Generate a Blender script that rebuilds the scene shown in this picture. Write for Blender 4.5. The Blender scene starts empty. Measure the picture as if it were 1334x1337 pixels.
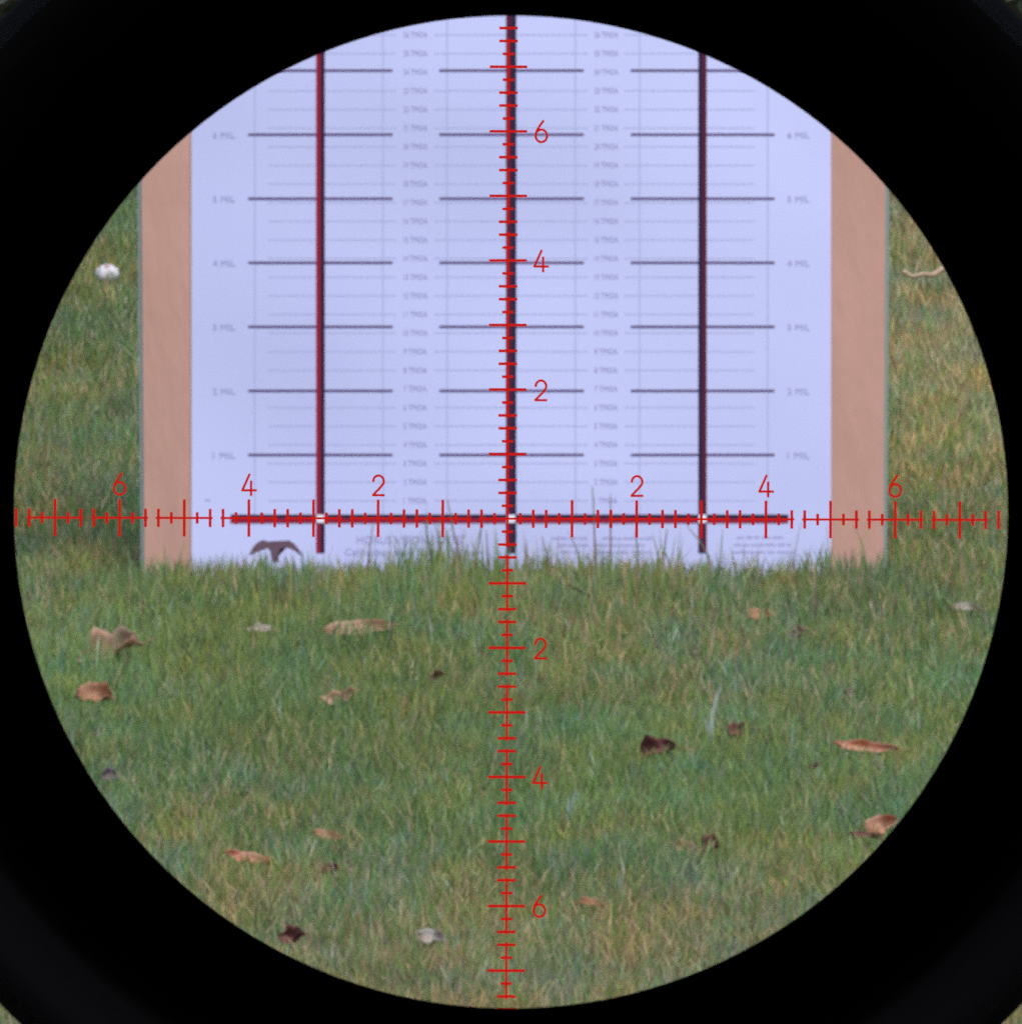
import bpy, math, random
import numpy as np
from mathutils import Vector, Matrix, Euler

# ------------------------------------------------------------------ camera, sky, sun, exposure
FRAME_W, FRAME_H = 1334.0, 1337.0          # photograph size, used only to lay out measured sizes
CX, CY = 667.0, 668.5
EYE = 1.55                                 # camera height over the flat part of the lawn
YB = 91.44                                 # the board stands 100 yards away
FRAME_AT_BOARD = 1.4574                    # width of the view at the board in metres
S = FRAME_AT_BOARD / YB / FRAME_W          # angle of one photograph pixel
K = S * YB                                 # metres per photograph pixel at the board

scene = bpy.context.scene
cam_data = bpy.data.cameras.new('camera')
cam = bpy.data.objects.new('camera', cam_data)
scene.collection.objects.link(cam)
cam.location = (0, 0, EYE)
cam.rotation_euler = (math.radians(90), 0, 0)
cam_data.sensor_fit = 'HORIZONTAL'
cam_data.sensor_width = 36.0
cam_data.lens = 36.0 / (FRAME_AT_BOARD / YB)
cam_data.clip_start = 0.05
cam_data.clip_end = 2000
Y_RET = 2.165                              # reticle plane inside the scope
cam_data.dof.use_dof = True
cam_data.dof.focus_distance = 2.7
cam_data.dof.aperture_fstop = cam_data.lens / 0.165
scene.camera = cam

SUN_EL, SUN_AZ = 60.0, 158.0               # azimuth clockwise from +Y: high behind the camera to the right
world = bpy.data.worlds.new('World')
scene.world = world
world.use_nodes = True
wn = world.node_tree
bg = wn.nodes['Background']
sky = wn.nodes.new('ShaderNodeTexSky')
sky.sky_type = 'NISHITA'
sky.sun_disc = False
sky.sun_elevation = math.radians(SUN_EL)
sky.sun_rotation = math.radians(SUN_AZ)
sky.air_density = 1.0
sky.dust_density = 2.5
sky.ozone_density = 2.0
wn.links.new(sky.outputs['Color'], bg.inputs['Color'])
bg.inputs['Strength'].default_value = 0.15

sun_data = bpy.data.lights.new('sun', 'SUN')
sun_data.energy = 1.25
sun_data.angle = math.radians(35)
sun_data.color = (1.0, 0.96, 0.90)
sun = bpy.data.objects.new('sun', sun_data)
scene.collection.objects.link(sun)
az, el = math.radians(SUN_AZ), math.radians(SUN_EL)
to_sun = Vector((math.sin(az) * math.cos(el), math.cos(az) * math.cos(el), math.sin(el)))
sun.rotation_euler = to_sun.to_track_quat('Z', 'Y').to_euler()
sun.location = (0, 60, 30)

scene.view_settings.view_transform = 'Standard'
scene.view_settings.look = 'None'
scene.view_settings.gamma = 1.0
scene.view_settings.exposure = 0.84
scene.cycles.use_denoising = False
scene.cycles.max_bounces = 5
scene.cycles.diffuse_bounces = 3
scene.cycles.glossy_bounces = 2
scene.cycles.transmission_bounces = 3
scene.cycles.caustics_reflective = False
scene.cycles.caustics_refractive = False

# ------------------------------------------------------------------ helpers
COL = scene.collection
rng = np.random.default_rng(11)
random.seed(5)


def tag(o, label=None, category=None, group=None, kind=None):
    if label: o['label'] = label
    if category: o['category'] = category
    if group: o['group'] = group
    if kind: o['kind'] = kind
    return o


def link(name, mesh, mat=None, parent=None):
    o = bpy.data.objects.new(name, mesh)
    COL.objects.link(o)
    if mat is not None and mesh is not None and not mesh.materials:
        mesh.materials.append(mat)
    if parent is not None:
        o.parent = parent
    return o


def empty(name, loc=(0, 0, 0)):
    o = bpy.data.objects.new(name, None)
    o.empty_display_size = 0.1
    COL.objects.link(o)
    o.location = loc
    return o


def mesh_from(name, verts, faces, smooth=False):
    m = bpy.data.meshes.new(name)
    m.from_pydata([tuple(v) for v in verts], [], faces)
    m.update()
    if smooth:
        m.polygons.foreach_set('use_smooth', [True] * len(m.polygons))
    return m


def new_mat(name, color=(0.5, 0.5, 0.5), rough=0.7, spec=0.3):
    m = bpy.data.materials.new(name)
    m.use_nodes = True
    b = m.node_tree.nodes['Principled BSDF']
    b.inputs['Base Color'].default_value = (*color, 1)
    b.inputs['Roughness'].default_value = rough
    b.inputs['Specular IOR Level'].default_value = spec
    return m


def mottled(name, c1, c2, scale, rough=0.8, spec=0.2, detail=5, bump=0.0, bump_scale=None, stretch=(1, 1, 1), depth=0.002, bump_detail=4):
    m = new_mat(name, c1, rough, spec)
    nt = m.node_tree
    b = nt.nodes['Principled BSDF']
    tc = nt.nodes.new('ShaderNodeTexCoord')
    mp = nt.nodes.new('ShaderNodeMapping')
    mp.inputs['Scale'].default_value = stretch
    nz = nt.nodes.new('ShaderNodeTexNoise')
    nz.inputs['Scale'].default_value = scale
    nz.inputs['Detail'].default_value = detail
    rp = nt.nodes.new('ShaderNodeValToRGB')
    rp.color_ramp.elements[0].position = 0.32
    rp.color_ramp.elements[1].position = 0.68
    rp.color_ramp.elements[0].color = (*c1, 1)
    rp.color_ramp.elements[1].color = (*c2, 1)
    nt.links.new(tc.outputs['Object'], mp.inputs['Vector'])
    nt.links.new(mp.outputs['Vector'], nz.inputs['Vector'])
    nt.links.new(nz.outputs['Fac'], rp.inputs['Fac'])
    nt.links.new(rp.outputs['Color'], b.inputs['Base Color'])
    if bump:
        nb = nt.nodes.new('ShaderNodeTexNoise')
        nb.inputs['Scale'].default_value = bump_scale or scale * 4
        nb.inputs['Detail'].default_value = bump_detail
        bp = nt.nodes.new('ShaderNodeBump')
        bp.inputs['Strength'].default_value = bump
        bp.inputs['Distance'].default_value = depth
        nt.links.new(mp.outputs['Vector'], nb.inputs['Vector'])
        nt.links.new(nb.outputs['Fac'], bp.inputs['Height'])
        nt.links.new(bp.outputs['Normal'], b.inputs['Normal'])
    return m


def leaf_mat(name, rough=0.55, spec=0.25, translucent=0.25, attr='Col', color=None):
    """thin plant tissue: diffuse + a little light through it; colour from the mesh's own colour attribute"""
    m = bpy.data.materials.new(name)
    m.use_nodes = True
    nt = m.node_tree
    b = nt.nodes['Principled BSDF']
    out = nt.nodes['Material Output']
    b.inputs['Roughness'].default_value = rough
    b.inputs['Specular IOR Level'].default_value = spec
    tr = nt.nodes.new('ShaderNodeBsdfTranslucent')
    mx = nt.nodes.new('ShaderNodeMixShader')
    mx.inputs['Fac'].default_value = translucent
    if color is None:
        at = nt.nodes.new('ShaderNodeAttribute')
        at.attribute_name = attr
        nt.links.new(at.outputs['Color'], b.inputs['Base Color'])
        nt.links.new(at.outputs['Color'], tr.inputs['Color'])
    else:
        b.inputs['Base Color'].default_value = (*color, 1)
        tr.inputs['Color'].default_value = (*color, 1)
    nt.links.new(b.outputs['BSDF'], mx.inputs[1])
    nt.links.new(tr.outputs['BSDF'], mx.inputs[2])
    nt.links.new(mx.outputs['Shader'], out.inputs['Surface'])
    return m


def set_colors(mesh, cols):
    a = mesh.color_attributes.new('Col', 'FLOAT_COLOR', 'POINT')
    c = np.ones((len(mesh.vertices), 4), np.float32)
    c[:, :3] = cols
    a.data.foreach_set('color', c.ravel())


# ------------------------------------------------------------------ terrain
SLOPE = 0.15
ZB = EYE - (764 - CY) * K                  # soil level at the board


def ground_z(x, y):
    z = ZB + SLOPE * (np.asarray(y, float) - YB)
    lo, hi, w = 0.0, ZB + SLOPE * 8.0, 0.12
    z = lo + w * np.logaddexp(0, (z - lo) / w)
    z = hi - w * np.logaddexp(0, (hi - z) / w)
    return z


def on_ground(px, py, h=0.0):
    """the point h above the lawn that is seen at a measured spot"""
    y = (EYE - ZB - h + SLOPE * YB) / (SLOPE + (py - CY) * S)
    return Vector(((px - CX) * S * y, y, EYE - (py - CY) * S * y))


def noise2(x, y, scale, seed):
    """smooth value noise for natural patches of the lawn"""
    r = np.random.default_rng(seed)
    tab = r.random((64, 64))
    u, v = x * scale, y * scale
    iu, iv = np.floor(u).astype(int), np.floor(v).astype(int)
    fu, fv = u - iu, v - iv
    fu, fv = fu * fu * (3 - 2 * fu), fv * fv * (3 - 2 * fv)
    g = lambda a, b: tab[a % 64, b % 64]
    return (g(iu, iv) * (1 - fu) + g(iu + 1, iv) * fu) * (1 - fv) + (g(iu, iv + 1) * (1 - fu) + g(iu + 1, iv + 1) * fu) * fv


xs = np.concatenate([np.linspace(-150, -6, 30), np.linspace(-5, 5, 21), np.linspace(6, 150, 30)])
ys = np.concatenate([np.linspace(-60, 78, 50), np.linspace(79, 105, 105), np.linspace(108, 420, 40)])
gv, gf = [], []
for y in ys:
    for x in xs:
        gv.append((x, y, float(ground_z(x, y))))
n = len(xs)
for j in range(len(ys) - 1):
    for i in range(n - 1):
        gf.append((j * n + i, j * n + i + 1, (j + 1) * n + i + 1, (j + 1) * n + i))
soil = mottled('lawn soil and thatch', (0.085, 0.105, 0.040), (0.140, 0.130, 0.065), 6.0, rough=0.95, spec=0.05, bump=0.6, bump_scale=60)
tag(link('lawn_ground', mesh_from('lawn_ground', gv, gf, True), soil), kind='structure')

# ------------------------------------------------------------------ grass
GRASS = leaf_mat('grass blades', rough=0.6, spec=0.2, translucent=0.38)


def grass_mesh(name, x, y, h, w, lean, cols, tipcol=None):
    """one tapering, bent blade per root: two quads' worth of strip and a pointed tip"""
    N = len(x)
    z = ground_z(x, y)
    ang = rng.uniform(0, 2 * np.pi, N)          # lean direction
    fac = rng.uniform(-0.9, 0.9, N)             # which way the flat side faces
    tx, ty = np.cos(fac), np.sin(fac)
    lx, ly = np.cos(ang) * lean * h, np.sin(ang) * lean * h
    V = np.empty((N, 7, 3), np.float32)
    levels = [(0.0, 0.0, 0.8), (0.4, 0.14, 1.0), (0.75, 0.52, 0.7)]
    zz = np.sqrt(np.maximum(0.1, 1 - (lean * 0.85) ** 2))
    for k, (t, b, ww) in enumerate(levels):
        cxk, cyk, czk = x + lx * b, y + ly * b, z + h * t * (1 - (1 - zz) * t) - 0.003
        V[:, 2 * k, 0], V[:, 2 * k, 1], V[:, 2 * k, 2] = cxk - tx * w * ww / 2, cyk - ty * w * ww / 2, czk
        V[:, 2 * k + 1, 0], V[:, 2 * k + 1, 1], V[:, 2 * k + 1, 2] = cxk + tx * w * ww / 2, cyk + ty * w * ww / 2, czk
    V[:, 6, 0], V[:, 6, 1], V[:, 6, 2] = x + lx, y + ly, z + h * zz
    base = (np.arange(N) * 7)[:, None]
    loops = np.concatenate([base + np.array([[0, 1, 3, 2]]), base + np.array([[2, 3, 5, 4]]), base + np.array([[4, 5, 6]])], axis=1)
    starts = (np.arange(N) * 11)[:, None] + np.array([[0, 4, 8]])
    m = bpy.data.meshes.new(name)
    m.vertices.add(N * 7)
    m.vertices.foreach_set('co', V.ravel())
    m.loops.add(N * 11)
    m.loops.foreach_set('vertex_index', loops.ravel().astype(np.int32))
    m.polygons.add(N * 3)
    m.polygons.foreach_set('loop_start', starts.ravel().astype(np.int32))
    m.update(calc_edges=True)
    m.polygons.foreach_set('use_smooth', np.ones(N * 3, bool))
    c = np.repeat(cols[:, None, :], 7, axis=1).astype(np.float32)
    set_colors(m, c.reshape(-1, 3))
    return m


G_DARK = np.array([0.115, 0.180, 0.055])
G_MID = np.array([0.195, 0.285, 0.086])
G_BLUE = np.array([0.185, 0.275, 0.150])
G_YEL = np.array([0.310, 0.340, 0.105])
G_TAN = np.array([0.390, 0.325, 0.185])
G_BRN = np.array([0.240, 0.185, 0.105])
G_PALE = np.array([0.33, 0.41, 0.30])


def grass_colors(x, y):
    N = len(x)
    patch = noise2(x + 40, y * 0.55, 3.2, 3) * 0.6 + noise2(x + 7, y * 0.55, 9.0, 4) * 0.4
    dry = noise2(x + 11, y * 0.5, 1.7, 8) * 0.6 + noise2(x + 3, y * 0.5, 6.0, 9) * 0.4
    # worn, thatchy turf towards the shooter's side and beyond the board; fresh green round the board's foot
    fresh = np.exp(-((y - 90.2) / 1.1) ** 2)
    dryness = np.clip(0.05 + 0.34 * (dry - 0.35) + 0.09 * (1 - fresh) + 0.18 * np.clip((89.2 - y) / 2.0, 0, 1) + 0.30 * np.clip((y - 91.6) / 2.0, 0, 1) * np.clip((x - 0.3) / 0.3, 0, 1), 0.015, 0.6)
    t = np.clip(patch + rng.normal(0, 0.22, N), 0, 1)[:, None]
    c = G_DARK * (1 - t) + G_MID * t
    r = rng.random(N)
    blue = (r < 0.18)[:, None]
    c = np.where(blue, G_BLUE * (0.6 + 0.6 * t), c)
    yel = ((r > 0.22) & (r < 0.40))[:, None]
    c = np.where(yel, c * 0.45 + G_YEL * 0.55, c)
    r2 = rng.random(N)
    c = np.where((r2 < dryness)[:, None], G_TAN * (0.75 + 0.4 * rng.random(N))[:, None], c)
    c = np.where((r2 > 1 - dryness * 0.55)[:, None], G_BRN * (0.6 + 0.8 * rng.random(N))[:, None], c)
    hue = (noise2(x + 2, y * 0.6, 13.0, 61) - 0.5)[:, None]       # clumps of warmer and cooler green
    c = c * (1 + hue * np.array([0.50, 0.05, -0.35]))
    bleached = (np.clip((y - 91.6) / 1.2, 0, 1) * np.clip((x - 0.35) / 0.25, 0, 1) * 0.23)[:, None]   # sun-bleached turf right of the board
    c = c * (1 + bleached * np.array([1.2, 1.0, 0.5]))
    c = np.where((rng.random(N) < 0.012)[:, None], G_PALE, c)
    return c


# dense turf round the board
N = 330000
gx = rng.uniform(-1.25, 1.25, N)
gy = rng.uniform(85.6, 96.6, N)
keep = ~((np.abs(gx) < 0.60) & (gy > YB - 0.012) & (gy < YB + 0.10))
gx, gy = gx[keep], gy[keep]
N = len(gx)
tuft = noise2(gx + 20, gy, 5.0, 21) * 0.5 + noise2(gx + 20, gy, 14.0, 22) * 0.5
gh = (0.018 + 0.040 * tuft) * rng.uniform(0.65, 1.3, N)
gw = rng.uniform(0.0014, 0.0034, N)
gl = np.clip(np.abs(rng.normal(0.45, 0.32, N)), 0.02, 1.0)
tag(link('lawn_grass', grass_mesh('lawn_grass', gx, gy, gh, gw, gl, grass_colors(gx, gy)), GRASS),
    'short green lawn grass mixed with dry blades', 'grass', kind='stuff')

# longer fringe that was not mown against the board's foot
N = 5200
fx = np.concatenate([rng.uniform(-0.66, 0.66, 3400), rng.normal(-0.02, 0.17, 1800)])
fy = YB - 0.02 - np.abs(rng.normal(0, 0.16, N))
fh = (0.022 + 0.030 * noise2(fx + 5, fy, 9.0, 31)) * rng.uniform(0.7, 1.5, N)
tall = rng.random(N) < 0.05 + 0.16 * np.exp(-((fx - 0.0) / 0.22) ** 2)
fh = np.where(tall, fh * rng.uniform(1.2, 2.0, N), fh)
fc = grass_colors(fx, fy)
tag(link('fringe_grass', grass_mesh('fringe_grass', fx, fy, fh, rng.uniform(0.0014, 0.0034, N), np.clip(np.abs(rng.normal(0.2, 0.2, N)), 0.02, 0.8), fc), GRASS),
    'longer fringe of grass in front of the board\'s foot', 'grass', kind='stuff')

# the rest of the lawn, sparser
N = 90000
ox = rng.uniform(-14, 14, N)
oy = rng.uniform(-4, 96.4, N)
keep = ~((np.abs(ox) < 1.2) & (oy > 85.6))
ox, oy = ox[keep], oy[keep]
N = len(ox)
tag(link('outer_grass', grass_mesh('outer_grass', ox, oy, rng.uniform(0.03, 0.07, N), rng.uniform(0.006, 0.014, N), rng.uniform(0.1, 0.9, N), grass_colors(ox, oy)), GRASS),
    'sparser lawn grass of the open range', 'grass', kind='stuff')

# ------------------------------------------------------------------ target board
PAPER = mottled('white target paper', (0.475, 0.490, 0.735), (0.50, 0.515, 0.76), 3.0, rough=0.75, spec=0.15, detail=3, bump=1.0, bump_scale=2.0, depth=0.045, bump_detail=0.6)
CARD = mottled('brown cardboard', (0.425, 0.240, 0.188), (0.485, 0.277, 0.218), 5.0, rough=0.9, spec=0.1, bump=0.8, bump_scale=14, stretch=(1, 1, 0.25), depth=0.012)
EDGE = new_mat('grey edge fringe', (0.20, 0.26, 0.25), 0.8, 0.1)  # grey-teal mostly stands for the lens colour fringe at the board's sides
INK = new_mat('black ink', (0.028, 0.014, 0.042), 0.7, 0.1)
FRINGE_RED = new_mat('painted crimson fringe', (0.27, 0.010, 0.032), 0.7, 0.1)  # lens fringe and red reticle glow painted onto the black bars
FRINGE_MAROON = new_mat('painted maroon fringe', (0.085, 0.012, 0.035), 0.7, 0.1)  # darker lens fringe painted along the middle and right bars
INK_MIL = new_mat('dark violet ink', (0.105, 0.06, 0.16), 0.7, 0.1)
INK_FINE = new_mat('pale grey ink', (0.405, 0.41, 0.635), 0.7, 0.1)
INK_TEXT = new_mat('grey lettering ink', (0.35, 0.32, 0.54), 0.7, 0.1)
INK_LOGO = new_mat('brown emblem ink', (0.13, 0.075, 0.105), 0.7, 0.1)
WHITE = new_mat('white square ink', (0.72, 0.72, 0.80), 0.7, 0.1)
WOOD = mottled('weathered timber', (0.20, 0.14, 0.09), (0.30, 0.22, 0.15), 6, rough=0.9, stretch=(8, 8, 0.6))


def bx(px): return (px - CX) * K
def bz(py): return EYE - (py - CY) * K


def bow(x):
    """the cardboard has warped: its sides sit a little behind its middle"""
    return 0.11 * x * x


def slab(name, outline, y0, y1, mat, parent, cols=48):
    """a warped sheet with thickness; outline: top left, top right, bottom right, bottom left"""
    (xa, za), (xb, zb), (xc, zc), (xd, zd) = outline
    V, F = [], []
    for i in range(cols + 1):
        t = i / cols
        xt, zt, xl, zl = xa + (xb - xa) * t, za + (zb - za) * t, xd + (xc - xd) * t, zd + (zc - zd) * t
        V += [(xt, y0 + bow(xt), zt), (xl, y0 + bow(xl), zl), (xl, y1 + bow(xl), zl), (xt, y1 + bow(xt), zt)]
    for i in range(cols):
        a = 4 * i
        for j in range(4):
            F.append((a + j, a + (j + 1) % 4, a + 4 + (j + 1) % 4, a + 4 + j))
    F += [(3, 2, 1, 0), (4 * cols, 4 * cols + 1, 4 * cols + 2, 4 * cols + 3)]
    return link(name, mesh_from(name, V, F), mat, parent)


def prints(name, rects, y, mat, parent):
    V, F = [], []
    for (x0, y0, x1, y1) in rects:
        n = max(1, int(math.ceil((x1 - x0) / 16)))
        k = len(V)
        for i in range(n + 1):
            x = bx(x0 + (x1 - x0) * i / n)
            V += [(x, y + bow(x), bz(y0)), (x, y + bow(x), bz(y1))]
        for i in range(n):
            F.append((k + 2 * i, k + 2 * i + 1, k + 2 * i + 3, k + 2 * i + 2))
    return link(name, mesh_from(name, V, F), mat, parent)


board = empty('range_target_board', (0, YB, ZB))
tag(board, 'white ruled sighting target sheet on brown cardboard standing in the grass', 'target board')
inv = Matrix.Translation((0, -YB, -ZB))
TOP = -140
slab('edge_fringe_sheet', [(bx(176), bz(TOP)), (bx(1163), bz(TOP)), (bx(1157.5), bz(768)), (bx(184), bz(768))], YB + 0.006, YB + 0.011, EDGE, board)  # wider sheet added behind, mostly as painted lens fringe along both sides
slab('cardboard_sheet', [(bx(181.5), bz(TOP)), (bx(1158.5), bz(TOP)), (bx(1153), bz(768)), (bx(188.5), bz(768))], YB + 0.002, YB + 0.006, CARD, board)
paper = slab('paper_sheet', [(bx(249.5), bz(TOP + 12)), (bx(1084.5), bz(TOP + 12)), (bx(1085), bz(762)), (bx(250), bz(762))], YB, YB + 0.002, PAPER, board)
for sx in (-1, 1):
    slab('support_stake', [(sx * 0.30 - 0.018, bz(TOP) - 0.05), (sx * 0.30 + 0.018, bz(TOP) - 0.05), (sx * 0.30 + 0.018, ZB - 0.25), (sx * 0.30 - 0.018, ZB - 0.25)],
         YB + 0.013, YB + 0.048, WOOD, board, 4)

MIL = 83.7
Z0 = 677.5
TMOA = MIL / 3.4377
# fine one-TMOA rulings and the pale upright rulings
rects = []
for k in range(1, 33):
    y = Z0 - k * TMOA + 0.4
    if min(abs((Z0 - y) / MIL - round((Z0 - y) / MIL)), 1) * MIL < 3: continue
    for (a, b) in ((350, 517), (567, 768), (815, 985)):
        d = a
        while d < b - 2:                     # finely dotted rule
            rects.append((d, y - 0.8, min(d + 7.2, b), y + 0.8))
            d += 8.4
prints('fine_ruling', rects, YB - 0.00020, INK_FINE, paper)
for m_ in (-4, -2, -1, 1, 2, 4):
    x = 667.5 + m_ * MIL
    prints('upright_ruling', [(x - 0.8, TOP + 30, x + 0.8, 671)], YB - 0.00032, INK_FINE, paper)
for k in range(1, 9):
    y = Z0 - k * MIL
    for (a, b) in ((324, 512.5), (573.5, 762), (823.5, 1011)):
        prints('mil_line', [(a, y - 1.6, b, y + 1.6)], YB - 0.00044, INK_MIL, paper)
# heavy bars; crimson and maroon halves are painted-in lens fringe and reticle glow
for x, wl, wr, ml, mr in ((418.3, 5.6, 5.6, FRINGE_RED, INK), (667.3, 6.6, 6.6, FRINGE_MAROON, INK), (917.0, 5.4, 5.4, INK, FRINGE_MAROON)):
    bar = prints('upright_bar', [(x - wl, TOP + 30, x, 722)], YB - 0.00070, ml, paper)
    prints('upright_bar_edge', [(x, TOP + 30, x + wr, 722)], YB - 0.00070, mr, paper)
prints('cross_bar', [(301, 671.8, 1029, 677.0)], YB - 0.00090, INK, paper)
prints('cross_bar_fringe', [(301, 677.0, 1029, 682.8)], YB - 0.00090, FRINGE_RED, paper)
for x in (418.3, 667.3, 917.0):
    prints('zero_square', [(x - 5.2, 672.0, x + 5.2, 682.5)], YB - 0.00110, WHITE, paper)

_text_cache = {}


def text_mesh(s):
    cu = bpy.data.curves.new('lettering', 'FONT')
    cu.body = s
    cu.resolution_u = 2
    o = bpy.data.objects.new('lettering', cu)
    COL.objects.link(o)
    dg = bpy.context.evaluated_depsgraph_get()
    me = bpy.data.meshes.new_from_object(o.evaluated_get(dg))
    bpy.data.objects.remove(o)
    co = np.empty(len(me.vertices) * 3, np.float32)
    me.vertices.foreach_get('co', co)
    co = co.reshape(-1, 3)
    lo, hi = co.min(0), co.max(0)
    return me, lo, hi


def lettering(name, s, x0, x1, y0, y1, mat, parent, y=YB - 0.00056):
    """words printed on the sheet, fitted to their measured box"""
    me, lo, hi = text_mesh(s)
    co = np.empty(len(me.vertices) * 3, np.float32)
    me.vertices.foreach_get('co', co)
    co = co.reshape(-1, 3)
    out = np.empty_like(co)
    u = (co[:, 0] - lo[0]) / (hi[0] - lo[0])
    v = (co[:, 1] - lo[1]) / (hi[1] - lo[1])
    out[:, 0] = bx(x0) + u * (bx(x1) - bx(x0))
    out[:, 1] = y + bow(out[:, 0])
    out[:, 2] = bz(y1) + v * (bz(y0) - bz(y1))
    me.vertices.foreach_set('co', out.ravel())
    me.update()
    return link(name, me, mat, parent)


for k in range(1, 31):
    y = Z0 - k * TMOA
    w = 31 if k > 9 else 30
    lettering('tmoa_label', '%d TMOA' % k, 527, 527 + w, y - 3.6, y + 3.6, INK_TEXT, paper)
    lettering('tmoa_label', '%d TMOA' % k, 776, 776 + w, y - 3.6, y + 3.6, INK_TEXT, paper)
for k in range(1, 9):
    y = Z0 - k * MIL + 0.5
    lettering('mil_label', '%d MIL' % k, 278, 307, y - 4, y + 4, INK_TEXT, paper)
    lettering('mil_label', '%d MIL' % k, 1028, 1057, y - 4, y + 4, INK_TEXT, paper)
lettering('title_line', 'HORUS VISION "CATS"', 466, 607, 699, 710, INK_TEXT, paper)
lettering('title_line', 'Calibration And Training System', 450, 631, 716, 728, INK_TEXT, paper)
# the small print is too soft to read in the photograph: kept as ruled strokes of word length
r2 = random.Random(3)


def small_print(x0, x1, y):
    rects, x = [], x0
    while x < x1 - 3:
        w = min(r2.uniform(5, 17), x1 - x)
        d = x
        while d < x + w:
            hh = r2.choice((2.0, 2.0, 3.0))
            rects.append((d, y + 2 - hh * 1.2, min(d + 1.5, x1), y + 2))
            d += 2.4
        x += w + 3
    prints('small_print', rects, YB - 0.00056, INK_TEXT, paper)


for (a, b, y) in ((720, 770, 702), (786, 852, 702), (728, 768, 711), (778, 846, 711), (732, 760, 720), (780, 850, 720),
                  (962, 1027, 701), (958, 1033, 710.5), (956, 1036, 720)):
    small_print(a, b, y)
small_print(268, 275, 652)
# winged emblem at the lower left of the sheet: two arched wings over a small body
wing = [(325, 725), (329, 716), (335, 709), (343, 705), (350, 707), (357, 710), (364, 709), (371, 706), (377, 705.5), (383, 709), (390, 717), (396, 727),
        (389, 722), (382, 717), (374, 714.5), (366, 714.5), (365, 719), (363, 734), (356, 734), (353, 719), (350, 715.5), (343, 716), (336, 718), (330, 722)]
n = len(wing)
emb = bpy.data.meshes.new('emblem')
import bmesh
bm = bmesh.new()
vs = [bm.verts.new((bx(p[0]), YB - 0.00056 + bow(bx(p[0])), bz(p[1]))) for p in wing]
fc_ = bm.faces.new(vs)
bmesh.ops.triangulate(bm, faces=[fc_])
bm.to_mesh(emb)
bm.free()
link('winged_emblem', emb, INK_LOGO, paper)
# children were written in world coordinates: bring them under the empty at the board's foot
for ch in board.children:
    ch.matrix_parent_inverse = inv

# ------------------------------------------------------------------ fallen leaves
def dry_leaf(name, px, py, w, h, c1, c2, label, seed, yaw=None, lift=0.0255, lobed=0.0, curl=None):
    r = np.random.default_rng(seed)
    p = on_ground(px, py, lift)
    k = S * p.y
    L, W = w * k * 1.12, max(h, 9) * k * 1.25
    nu, nv = 15, 9
    curl = r.uniform(0.35, 0.8) if curl is None else curl
    bend = r.uniform(-0.8, 0.8)
    ph = r.uniform(0, 6)
    V, C = [], []
    for i in range(nu):
        u = i / (nu - 1)
        prof = math.sin(math.pi * min(1, u * 0.97 + 0.015)) ** 0.75 * (1 - 0.25 * u)
        prof *= 1 + (lobed + 0.03) * 1.7 * math.sin(u * 17 + ph) + r.normal(0, 0.04)
        for j in range(nv):
            v = j / (nv - 1) * 2 - 1
            x = (u - 0.5) * L
            y = v * W / 2 * prof
            z = curl * W * 0.5 * (v * v) * (0.6 + 0.6 * u) + bend * L * 0.5 * (u - 0.5) ** 2 * 2
            z += 0.05 * W * math.sin(u * 9 + v * 3 + ph) + r.normal(0, 0.022) * W + 0.10 * W * math.sin(u * 14 + ph * 2) * abs(v)
            x += 0.03 * L * math.sin(v * 4 + ph)
            V.append((x, y, z))
            t = np.clip(0.5 + 0.35 * math.sin(u * 5 + v * 2.3 + ph) + r.normal(0, 0.25), 0, 1)
            C.append(np.array(c1) * (1 - t) + np.array(c2) * t)
    F = []
    for i in range(nu - 1):
        for j in range(nv - 1):
            a = i * nv + j
            F.append((a, a + nv, a + nv + 1, a + 1))
    me = mesh_from(name, V, F, True)
    set_colors(me, np.array(C, np.float32))
    o = link(name, me, LEAF)
    sm = o.modifiers.new('thickness', 'SOLIDIFY')
    sm.thickness = 0.0006
    o.location = p
    tilt = r.uniform(0.75, 1.15)
    o.rotation_euler = Euler((tilt, r.uniform(-0.25, 0.25), r.uniform(-0.45, 0.45) if yaw is None else yaw), 'XYZ')
    tag(o, label, 'leaf', 'fallen leaves on the lawn')
    # rib and stalk running along the blade
    pts, rad = [], []
    for i in range(nu + 3):
        u = i / (nu - 1)
        if i < nu:
            q = Vector(V[i * nv + nv // 2]); rr = 0.0009 * (0.4 + 0.6 * u)
        else:
            q = Vector(V[(nu - 1) * nv + nv // 2]) + Vector(((i - nu + 1) * L * 0.06, 0, (i - nu + 1) * L * 0.02)); rr = 0.0010
        pts.append(q); rad.append(rr)
    link('stalk', tube_mesh('stalk', pts, rad, 5), STALK, o)
    return o


def tube_mesh(name, pts, rad, sides=6):
    V, F = [], []
    for i, p in enumerate(pts):
        a = pts[max(0, i - 1)]; b = pts[min(len(pts) - 1, i + 1)]
        d = (b - a).normalized()
        up = Vector((0, 0, 1)) if abs(d.z) < 0.9 else Vector((0, 1, 0))
        e1 = d.cross(up).normalized(); e2 = d.cross(e1)
        for s_ in range(sides):
            t = 2 * math.pi * s_ / sides
            V.append(p + (e1 * math.cos(t) + e2 * math.sin(t)) * rad[i])
    for i in range(len(pts) - 1):
        for s_ in range(sides):
            t = (s_ + 1) % sides
            F.append((i * sides + s_, i * sides + t, (i + 1) * sides + t, (i + 1) * sides + s_))
    F.append(tuple(range(sides))[::-1])
    F.append(tuple(range((len(pts) - 1) * sides, len(pts) * sides)))
    return mesh_from(name, V, F, True)


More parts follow.
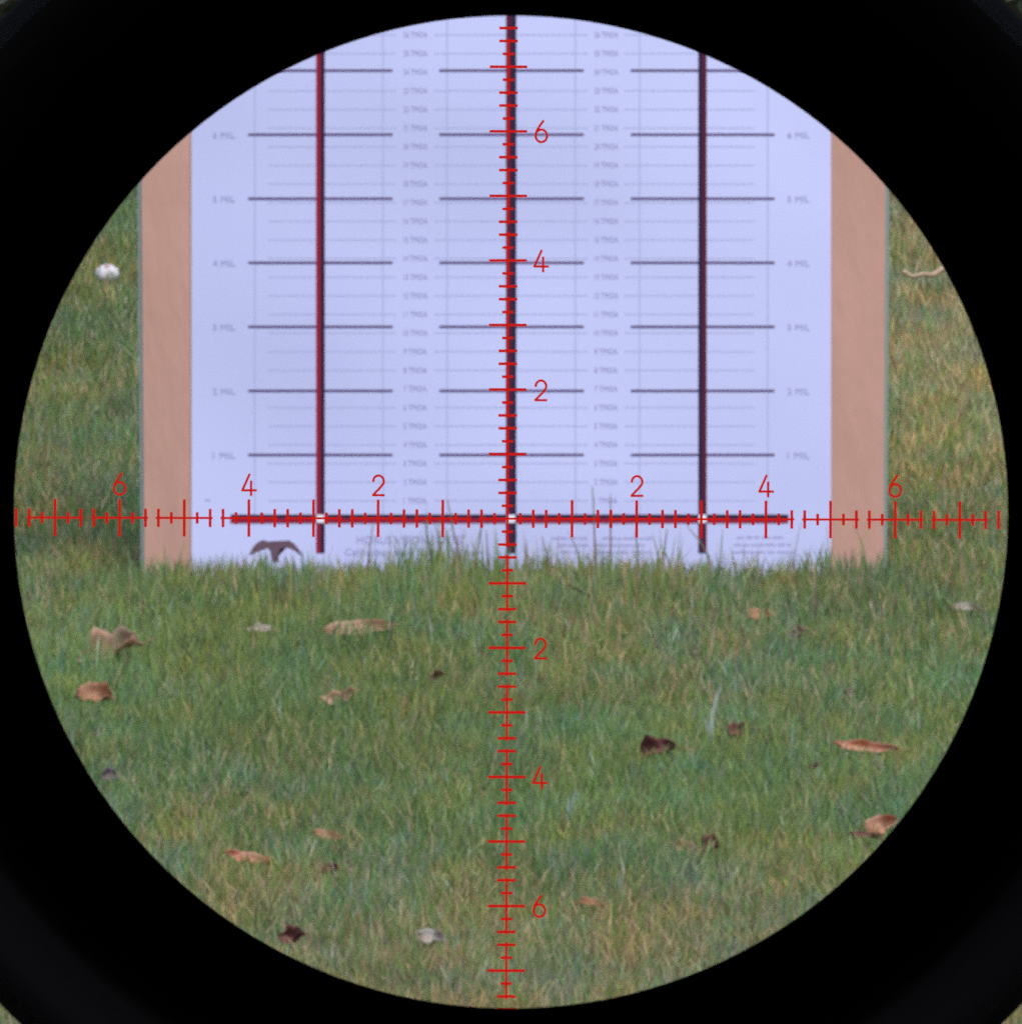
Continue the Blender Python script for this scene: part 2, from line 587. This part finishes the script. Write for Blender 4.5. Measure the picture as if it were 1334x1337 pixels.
LEAF = leaf_mat('dry leaf', rough=0.6, spec=0.25, translucent=0.12)
STALK = new_mat('leaf stalk', (0.30, 0.17, 0.09), 0.7, 0.2)
TAN = ((0.30, 0.150, 0.090), (0.44, 0.30, 0.21))
ORG = ((0.24, 0.10, 0.05), (0.34, 0.19, 0.11))
MAR = ((0.075, 0.020, 0.020), (0.14, 0.048, 0.042))
PUR = ((0.09, 0.065, 0.09), (0.14, 0.11, 0.13))
PALE = ((0.22, 0.17, 0.13), (0.44, 0.40, 0.37))
RED = ((0.34, 0.075, 0.035), (0.45, 0.27, 0.18))
leaves = [
    (146, 852, 80, 46, TAN, 'large curled pale orange leaf near the left edge of the view', -0.35, 0.06),
    (121, 910, 42, 30, ORG, 'orange tan leaf just below the large curled leaf at far left', 0.2, 0.05),
    (466, 822, 88, 22, TAN, 'long pale curled leaf below the sheet\'s printed title', 0.05, 0.04),
    (340, 821, 32, 11, PALE, 'small pale sliver of leaf left of the long curled leaf', 0.1, 0.0),
    (572, 884, 28, 15, MAR, 'narrow dark red leaf standing up left of the upper centre', -1.0, 0.0),
    (441, 915, 40, 19, TAN, 'faded pinkish tan leaf left of the narrow dark red leaf', 0.2, 0.05),
    (854, 980, 56, 26, MAR, 'large dark maroon leaf in the middle of the right half', -0.2, 0.05),
    (958, 957, 28, 20, MAR, 'small maroon leaf beside the pale split grass blade', 0.9, 0.0),
    (1130, 977, 74, 14, RED, 'long bright orange leaf towards the right edge', 0.08, 0.0),
    (1146, 1080, 40, 24, RED, 'red and tan leaf against the lower right rim of the view', 0.3, 0.05),
    (1128, 1092, 36, 9, MAR, 'thin dark leaf under the red and tan leaf at lower right', -0.15, 0.0),
    (926, 1104, 32, 26, MAR, 'dark maroon leaf low in the right half, below the large maroon one', -0.7, 0.05),
    (990, 804, 30, 16, ORG, 'small orange brown leaf below the right bar of the target', -0.1, 0.0),
    (1042, 827, 24, 17, MAR, 'small red brown leaf right of the small orange brown one', -0.8, 0.0),
    (1110, 908, 20, 15, MAR, 'tiny maroon leaf above the long bright orange leaf', -0.4, 0.0),
    (324, 1123, 56, 16, RED, 'white and red leaf in the lower left of the lawn', -0.08, 0.0),
    (428, 1093, 34, 14, ORG, 'orange tan leaf right of the white and red leaf', -0.2, 0.0),
    (429, 1136, 22, 13, MAR, 'small red brown leaf below the orange tan leaf at lower left', 0.1, 0.0),
    (387, 1225, 36, 24, MAR, 'purplish maroon leaf near the lower left rim', -0.7, 0.05),
    (563, 1227, 36, 20, PALE, 'bright white tipped leaf near the bottom left of the scale', -0.4, 0.0),
    (143, 1013, 26, 17, PUR, 'grey purple leaf touching the left rim of the view', 0.9, 0.0),
    (1261, 793, 32, 10, PALE, 'pale whitish leaf at the right edge level with the upper lawn', 0.05, 0.0),
    (770, 1180, 36, 12, ORG, 'faded orange leaf right of the lowest numeral', 0.1, 0.0),
    (256, 731, 26, 17, ORG, 'orange brown leaf against the left foot of the paper', 0.3, 0.05),
    (1065, 1002, 22, 9, MAR, 'dark sliver of leaf left of the long orange leaf', -1.0, 0.0),
    (893, 1107, 30, 14, TAN, 'faded tan leaf left of the low dark maroon leaf', -0.3, 0.0),
]
for i, (px, py, w, h, c, lab, yaw, lob) in enumerate(leaves):
    dry_leaf('fallen_leaf', px, py, w, h, c[0], c[1], lab, 100 + i, yaw, lobed=lob)

# ------------------------------------------------------------------ twigs, stems, mushroom
TWIG_PALE = mottled('pale dry stick', (0.30, 0.21, 0.14), (0.40, 0.30, 0.20), 60, rough=0.8)
TWIG_DARK = mottled('dark twig', (0.035, 0.030, 0.022), (0.065, 0.05, 0.035), 60, rough=0.9)
STEM = mottled('dry grass stem', (0.13, 0.085, 0.07), (0.20, 0.13, 0.10), 60, rough=0.8)


def stick(name, pix, lift, r0, r1, mat, label, cat, twig_from=None):
    base = on_ground(pix[0][0], pix[0][1], lift)
    pts = []
    for (px, py, dy) in [(*q, 0) if len(q) == 2 else q for q in pix]:
        y = base.y + dy
        pts.append(Vector(((px - CX) * S * y, y, EYE - (py - CY) * S * y)) - base)
    fine = []
    for a, b in zip(pts[:-1], pts[1:]):
        for t in (0, 0.34, 0.67):
            fine.append(a.lerp(b, t))
    fine.append(pts[-1])
    rad = [r0 + (r1 - r0) * i / (len(fine) - 1) for i in range(len(fine))]
    o = link(name, tube_mesh(name, fine, rad, 6), mat)
    o.location = base
    tag(o, label, cat)
    return o


stick('dry_stick', [(1178, 353), (1190, 361), (1205, 358), (1218, 359), (1231, 350, 0.01), (1242, 349, 0.02)], 0.05, 0.0036, 0.0046, TWIG_PALE,
      'pale tan crooked stick in the grass right of the board', 'stick')
stick('dark_twig', [(742, 764), (760, 773), (776, 781), (790, 792)], 0.045, 0.0016, 0.0024, TWIG_DARK,
      'thin dark twig lying below the middle of the target sheet', 'twig')
stems = [
    ([(599, 772), (598, 735), (597, 715), (592, 695), (588, 672), (584, 652)], 'tall brown grass stem bending left, in front of the title lettering'),
    ([(778, 772), (777, 735), (776, 700), (775, 665), (773, 634)], 'tallest straight grass stem right of the middle bar'),
    ([(798, 772), (797, 738), (797, 705), (797, 678), (797, 645)], 'thin straight grass stem next to the tallest one'),
    ([(480, 772), (481, 735), (483, 712), (487, 684)], 'short grass stem left of the title lettering'),
    ([(638, 772), (637, 735), (636, 715), (635, 692)], 'short upright grass stem left of the middle bar'),
    ([(720, 772), (716, 740), (713, 722), (707, 700)], 'short grass stem leaning left, right of the middle bar'),
    ([(863, 772), (866, 735), (868, 710), (871, 690)], 'short grass stem left of the right bar'),
    ([(934, 772), (924, 725), (912, 704), (905, 697), (896, 685)], 'bent grass tip crossing the right bar'),
]
for pix, lab in stems:
    o = stick('grass_stem', [(a, b) for a, b in pix], 0.0, 0.0019, 0.0006, STEM, lab, 'grass stem')

PALE_BLADE = leaf_mat('pale grass blade', color=(0.34, 0.41, 0.32), translucent=0.2)


def blade_part(name, a, b, c, w, parent):
    pts = [a.lerp(c, 0), a.lerp(b, 0.5), b, b.lerp(c, 0.5), c]
    V, F = [], []
    for i, p in enumerate(pts):
        ww = w * (0.7, 1.0, 1.0, 0.7, 0.05)[i] / 2
        V += [p + Vector((-ww, 0, 0)), p + Vector((0, 0.0006, 0)), p + Vector((ww, 0, 0))]
    for i in range(4):
        for j in range(2):
            q = i * 3 + j
            F.append((q, q + 1, q + 4, q + 3))
    return link(name, mesh_from(name, V, F, True), PALE_BLADE, parent)


def pale_tuft(px, py, tips, label, w=0.006):
    base = on_ground(px, py, 0.015)
    e = empty('pale_grass_blade', base)
    tag(e, label, 'grass blade')
    k = S * base.y
    for (mx_, my_, tx_, ty_) in tips:
        blade_part('blade', Vector((0, 0, 0)), Vector(((mx_ - px) * k, -0.006, -(my_ - py) * k)), Vector(((tx_ - px) * k, -0.012, -(ty_ - py) * k)), w, e)


pale_tuft(928, 970, [(930, 930, 943, 888), (924, 950, 917, 932)], 'pale split grass blade standing beside the small maroon leaf')
pale_tuft(743, 1066, [(747, 1050, 752, 1030)], 'pale short grass blade right of the lower scale line')
pale_tuft(812, 1166, [(809, 1150, 812, 1138)], 'pale short grass blade low in the right half')

# small mushroom beyond the board on the left
MUSH = mottled('mushroom cap', (0.42, 0.41, 0.42), (0.52, 0.50, 0.52), 40, rough=0.6)
MUSH_C = new_mat('mushroom centre', (0.36, 0.20, 0.19), 0.6, 0.2)


def lathe(name, prof, sides, axis='Z', smooth=True):
    """prof: (along, radius) pairs"""
    V, F = [], []
    for (a, r) in prof:
        for s_ in range(sides):
            t = 2 * math.pi * s_ / sides
            V.append((r * math.cos(t), r * math.sin(t), a) if axis == 'Z' else (r * math.cos(t), a, r * math.sin(t)))
    for i in range(len(prof) - 1):
        for s_ in range(sides):
            t = (s_ + 1) % sides
            F.append((i * sides + s_, i * sides + t, (i + 1) * sides + t, (i + 1) * sides + s_))
    return mesh_from(name, V, F, smooth)


mp_ = on_ground(140, 347, 0.034) - Vector((0, 0, 0.055))
mush = empty('mushroom', mp_)
tag(mush, 'small round white mushroom with a pinkish centre in the grass left of the board', 'mushroom')
link('cap', lathe('cap', [(0.040, 0.004), (0.043, 0.013), (0.049, 0.018), (0.056, 0.0165), (0.061, 0.011), (0.0635, 0.005), (0.064, 0.0002)], 20), MUSH, mush).rotation_euler = (0.55, 0, 0)
link('centre_spot', lathe('centre_spot', [(0.0625, 0.0055), (0.0652, 0.003), (0.0658, 0.0002)], 14), MUSH_C, mush).rotation_euler = (0.55, 0, 0)
link('stem', lathe('stem', [(-0.01, 0.006), (0.02, 0.005), (0.045, 0.006)], 12), MUSH, mush).rotation_euler = (0.3, 0, 0)

# ------------------------------------------------------------------ hedge beyond the lawn
HEDGE = leaf_mat('hedge leaves', rough=0.45, spec=0.35, translucent=0.15)
N = 26000
hx = rng.uniform(-9, 9, N)
hd = np.abs(rng.normal(0, 0.12, N))
hz = rng.uniform(0, 1, N)
front = 96.3 + 0.25 * (noise2(hx + 30, hz * 3, 1.3, 51) - 0.5) + hd
hh = 1.9 + 0.5 * noise2(hx + 60, hx * 0, 0.9, 52)
zz = ground_z(hx, front) + hz * hh
front = front + np.where(hz > 0.85, (hz - 0.85) * 3 * rng.random(N), 0)
sz = rng.uniform(0.018, 0.040, N)
d1 = rng.normal(size=(N, 3)); d1 /= np.linalg.norm(d1, axis=1)[:, None]
d2 = np.cross(d1, rng.normal(size=(N, 3))); d2 /= np.linalg.norm(d2, axis=1)[:, None]
cen = np.stack([hx, front, zz], 1)
V = np.stack([cen - d1 * sz[:, None], cen + d2 * sz[:, None] * 0.45, cen + d1 * sz[:, None], cen - d2 * sz[:, None] * 0.45], 1).reshape(-1, 3)
hm = mesh_from('foliage', V, [(4 * i, 4 * i + 1, 4 * i + 2, 4 * i + 3) for i in range(N)])
hc = np.array([0.018, 0.030, 0.014]) * (0.5 + rng.random(N))[:, None]
hc = np.where((rng.random(N) < 0.04)[:, None], np.array([0.16, 0.19, 0.17]), hc)
set_colors(hm, np.repeat(hc, 4, 0))
hedge = empty('hedge', (0, 96.6, float(ground_z(0, 96.6))))
tag(hedge, 'dark leafy hedge beyond the lawn, glimpsed at the top corners outside the scope', 'hedge')
o = link('foliage', hm, HEDGE, hedge); o.matrix_parent_inverse = Matrix.Translation(-hedge.location)
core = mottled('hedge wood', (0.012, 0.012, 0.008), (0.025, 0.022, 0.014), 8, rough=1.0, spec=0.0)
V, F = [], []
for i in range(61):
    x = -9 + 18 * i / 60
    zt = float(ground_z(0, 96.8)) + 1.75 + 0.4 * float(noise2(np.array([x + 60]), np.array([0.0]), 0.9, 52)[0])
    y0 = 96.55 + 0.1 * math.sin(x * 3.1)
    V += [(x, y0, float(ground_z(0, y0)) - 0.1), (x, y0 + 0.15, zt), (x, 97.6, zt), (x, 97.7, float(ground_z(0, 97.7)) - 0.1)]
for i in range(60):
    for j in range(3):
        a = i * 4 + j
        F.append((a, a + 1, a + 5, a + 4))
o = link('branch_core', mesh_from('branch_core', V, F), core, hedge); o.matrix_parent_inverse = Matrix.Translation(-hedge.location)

# ------------------------------------------------------------------ riflescope the view is taken through
BLACK = new_mat('flocked black interior', (0.0012, 0.0012, 0.0017), 1.0, 0.0)
BODY = mottled('black anodised metal', (0.010, 0.010, 0.011), (0.014, 0.014, 0.015), 80, rough=0.45, spec=0.3)
RUBBER = mottled('black rubber', (0.0010, 0.0010, 0.0013), (0.0016, 0.0016, 0.002), 60, rough=0.95, spec=0.02)
Y_SCOPE = 1.955
scope = empty('rifle_scope', (0, Y_SCOPE, 0.0))
tag(scope, 'black rifle scope with glowing red scale, seen from behind around the whole view', 'rifle scope')
sinv = Matrix.Translation((0, -Y_SCOPE, 0))


def ring_part(name, prof, mat, sides=160):
    o = link(name, lathe(name, prof, sides, 'Y'), mat, scope)
    o.matrix_parent_inverse = sinv
    o.location = (0, 0, EYE)
    return o


Y_STOP, Y_RIM = 1.550, 1.480
R_STOP = 648.5 * S * Y_STOP
R_OUT = 922 * S * Y_RIM
ring_part('eyepiece', [(1.560, R_OUT), (1.500, R_OUT), (1.486, R_OUT - 0.0002), (1.482, R_OUT + 0.0001), (1.480, R_OUT - 0.0004), (1.481, R_OUT - 0.0012), (1.487, R_OUT - 0.0018),
                       (1.520, R_STOP + 0.0022), (1.545, R_STOP + 0.0016)], RUBBER)
ring_part('field_stop', [(1.545, R_OUT - 0.0008), (1.545, R_STOP + 0.0014), (1.5496, R_STOP + 0.0001), (1.5500, R_STOP), (1.5506, R_STOP + 0.0002), (1.553, R_STOP + 0.0016), (1.553, R_OUT - 0.0008)], BLACK)
ring_part('tube', [(1.556, R_OUT - 0.0014), (1.562, R_OUT - 0.0002), (1.60, 0.0167), (1.74, 0.0184), (1.80, 0.0190), (1.90, 0.0200), (2.12, 0.0200), (2.12, 0.0186), (1.90, 0.0184), (1.80, 0.0176), (1.60, 0.0154), (1.556, R_OUT - 0.0014)], BODY)
ring_part('objective_bell', [(2.118, 0.0188), (2.118, 0.0206), (2.16, 0.0222), (2.295, 0.0230), (2.300, 0.0228), (2.300, 0.0210), (2.16, 0.0204), (2.118, 0.0188)], BODY)
for nm, rot in (('elevation_turret', (0, 0, 0)), ('windage_turret', (0, math.pi / 2, 0))):
    t = link(nm, lathe(nm, [(0.0190, 0.0002), (0.0190, 0.013), (0.028, 0.013), (0.029, 0.0155), (0.044, 0.0155), (0.0455, 0.0145), (0.0455, 0.0002)], 40), BODY, scope)
    t.matrix_parent_inverse = sinv
    t.location = (0, 1.95, EYE)
    t.rotation_euler = rot
# mounts and the stand that carries the scope, under the line of sight
for yy in (1.87, 2.04):
    o = link('mount_ring', lathe('mount_ring', [(yy - 0.008, 0.0201), (yy - 0.008, 0.0203), (yy + 0.008, 0.0203), (yy + 0.008, 0.0201)], 60, 'Y'), BODY, scope)
    o.matrix_parent_inverse = sinv; o.location = (0, 0, EYE)


def box_mesh(name, x0, x1, y0, y1, z0, z1):
    V = [(x, y, z) for x in (x0, x1) for y in (y0, y1) for z in (z0, z1)]
    return mesh_from(name, V, [(0, 1, 3, 2), (4, 6, 7, 5), (0, 4, 5, 1), (2, 3, 7, 6), (0, 2, 6, 4), (1, 5, 7, 3)])


o = link('mount_rail', box_mesh('mount_rail', -0.012, 0.012, 1.85, 2.06, EYE - 0.034, EYE - 0.0195), BODY, scope); o.matrix_parent_inverse = sinv
o = link('stand_post', tube_mesh('stand_post', [Vector((0, 1.955, EYE - 0.034)), Vector((0, 1.955, 1.0)), Vector((0, 1.955, 0.75))], [0.012, 0.013, 0.013], 16), BODY, scope); o.matrix_parent_inverse = sinv
for k in range(3):
    a = math.radians(90 + 120 * k)
    o = link('stand_leg', tube_mesh('stand_leg', [Vector((0, 1.955, 1.05)), Vector((0.25 * math.cos(a), 1.955 + 0.25 * math.sin(a), 0.52)), Vector((0.5 * math.cos(a), 1.955 + 0.5 * math.sin(a), 0.0))], [0.011, 0.010, 0.008], 12), BODY, scope)
    o.matrix_parent_inverse = sinv

# reticle: glowing red marks on a clear disc
GLOW = bpy.data.materials.new('illuminated red reticle')
GLOW.use_nodes = True
b = GLOW.node_tree.nodes['Principled BSDF']
b.inputs['Base Color'].default_value = (0.03, 0.004, 0.004, 1)
b.inputs['Emission Color'].default_value = (1.0, 0.022, 0.016, 1)
b.inputs['Emission Strength'].default_value = 0.30
b.inputs['Specular IOR Level'].default_value = 0.0
KR = S * Y_RET
ret = empty('reticle')
ret.parent = scope
ret.matrix_parent_inverse = sinv
ret.location = ((662.3 - CX) * KR, Y_RET, EYE - (677.3 - CY) * KR)
ret.rotation_euler = (0, 0.0025, 0)
THICK = 2.0e-5


def strips(name, rects):
    """rects in reticle pixels (x right, y up), as thin raised strokes"""
    V, F = [], []
    for (x0, y0, x1, y1) in rects:
        k = len(V)
        for yy in (0, THICK):
            V += [(x0 * KR, yy, y0 * KR), (x1 * KR, yy, y0 * KR), (x1 * KR, yy, y1 * KR), (x0 * KR, yy, y1 * KR)]
        F += [(k, k + 1, k + 2, k + 3), (k + 7, k + 6, k + 5, k + 4), (k, k + 4, k + 5, k + 1), (k + 1, k + 5, k + 6, k + 2), (k + 2, k + 6, k + 7, k + 3), (k + 3, k + 7, k + 4, k)]
    return mesh_from(name, V, F)


U = 84.35
LW = 1.45
TW = 1.8
tick_mesh = {}
for horiz in (0, 1):
    for nm, half in (('s', 7.5), ('m', 12.0), ('l', 24.5)):
        me = strips('tick', [(-TW, -half, TW, half)] if horiz else [(-half, -TW, half, TW)])
        me.materials.append(GLOW)
        tick_mesh[(horiz, nm)] = me
seg_mesh = {}
for horiz in (0, 1):
    a = 0.44 * U
    me = strips('scale_line', [(-a, -LW, a, LW)] if horiz else [(-LW, -a, LW, a)])
    me.materials.append(GLOW)
    seg_mesh[horiz] = me
for horiz in (0, 1):
    for k in range(-8, 9):
        if abs(k) < 8:
            o = link('scale_line', seg_mesh[horiz], None, ret)
            o.location = (k * U * KR, -THICK * 1.5 * (1 - horiz), 0) if horiz else (0, -THICK * 1.5, k * U * KR)
        for f, nm in ((0, 'l'), (0.2, 's'), (0.4, 'm'), (0.6, 'm'), (0.8, 's')):
            u = k + f
            if abs(u) < 0.05 or abs(u) > 7.75: continue
            o = link('tick', tick_mesh[(horiz, nm)], None, ret)
            o.location = (u * U * KR, -THICK * 3, 0) if horiz else (0, -THICK * 3, u * U * KR)


def stroke(name, lines, w):
    """a numeral drawn with round-ended pen strokes, in pixels about its centre"""
    V, F = [], []
    for li, pts in enumerate(lines):
        yy = -li * THICK * 0.3
        P = [Vector((p[0], p[1])) for p in pts]
        k = len(V)
        for i, p in enumerate(P):
            a = P[max(0, i - 1)]; c = P[min(len(P) - 1, i + 1)]
            d = (c - a).normalized()
            nrm = Vector((-d.y, d.x))
            q = p - d * w * 0.8 if i == 0 else (p + d * w * 0.8 if i == len(P) - 1 else p)
            for sgn in (-1, 1):
                r_ = q + nrm * w * sgn
                V.append((r_.x * KR, yy, r_.y * KR)); V.append((r_.x * KR, yy + THICK, r_.y * KR))
        for i in range(len(P) - 1):
            b0, b1 = k + 4 * i, k + 4 * i + 4
            F += [(b0, b1, b1 + 2, b0 + 2), (b0 + 1, b0 + 3, b1 + 3, b1 + 1), (b0, b0 + 1, b1 + 1, b1), (b0 + 2, b1 + 2, b1 + 3, b0 + 3)]
    m = mesh_from(name, V, F)
    m.materials.append(GLOW)
    return m


def arc(cx, cy, rx, ry, a0, a1, n=18):
    return [(cx + rx * math.cos(math.radians(a0 + (a1 - a0) * i / n)), cy + ry * math.sin(math.radians(a0 + (a1 - a0) * i / n))) for i in range(n + 1)]


two = stroke('numeral', [arc(0.4, 5.0, 6.8, 7.5, 178, -28, 20) + [(2.0, -4.0), (-3.0, -9.0), (-6.8, -13.2)], [(-6.0, -13.2), (7.4, -13.2)]], 1.5)
four = stroke('numeral', [[(0.6, 13.5), (-8.6, -7.2)], [(-7.6, -7.2), (9.2, -7.2)], [(2.8, 4.5), (2.8, -13.6)]], 1.5)
six = stroke('numeral', [arc(0, -5.2, 7.4, 8.2, 150, 510, 30), [(-7.2, -3.2), (-5.6, 2.0), (-2.0, 8.0), (2.4, 14.0)]], 1.5)
for u, g in ((2, two), (4, four), (6, six)):
    for sgn in (-1, 1):
        o = link('numeral', g, None, ret); o.location = (sgn * u * U * KR, -THICK * 2, 43.5 * KR)
        o = link('numeral', g, None, ret); o.location = (43.0 * KR, -THICK * 2, (sgn * u * U - 0.5) * KR)
CLEAR = bpy.data.materials.new('clear coated glass')
CLEAR.use_nodes = True
nt = CLEAR.node_tree
nt.nodes.remove(nt.nodes['Principled BSDF'])
tb = nt.nodes.new('ShaderNodeBsdfTransparent')
tb.inputs['Color'].default_value = (1, 1, 1, 1)
nt.links.new(tb.outputs['BSDF'], nt.nodes['Material Output'].inputs['Surface'])
gl_ = lathe('reticle_glass', [(2.1660, 0.0001), (2.1660, 0.0203), (2.1680, 0.0203), (2.1680, 0.0001)], 64, 'Y', False)
o = link('reticle_glass', gl_, CLEAR, scope); o.matrix_parent_inverse = sinv; o.location = (0, 0, EYE)
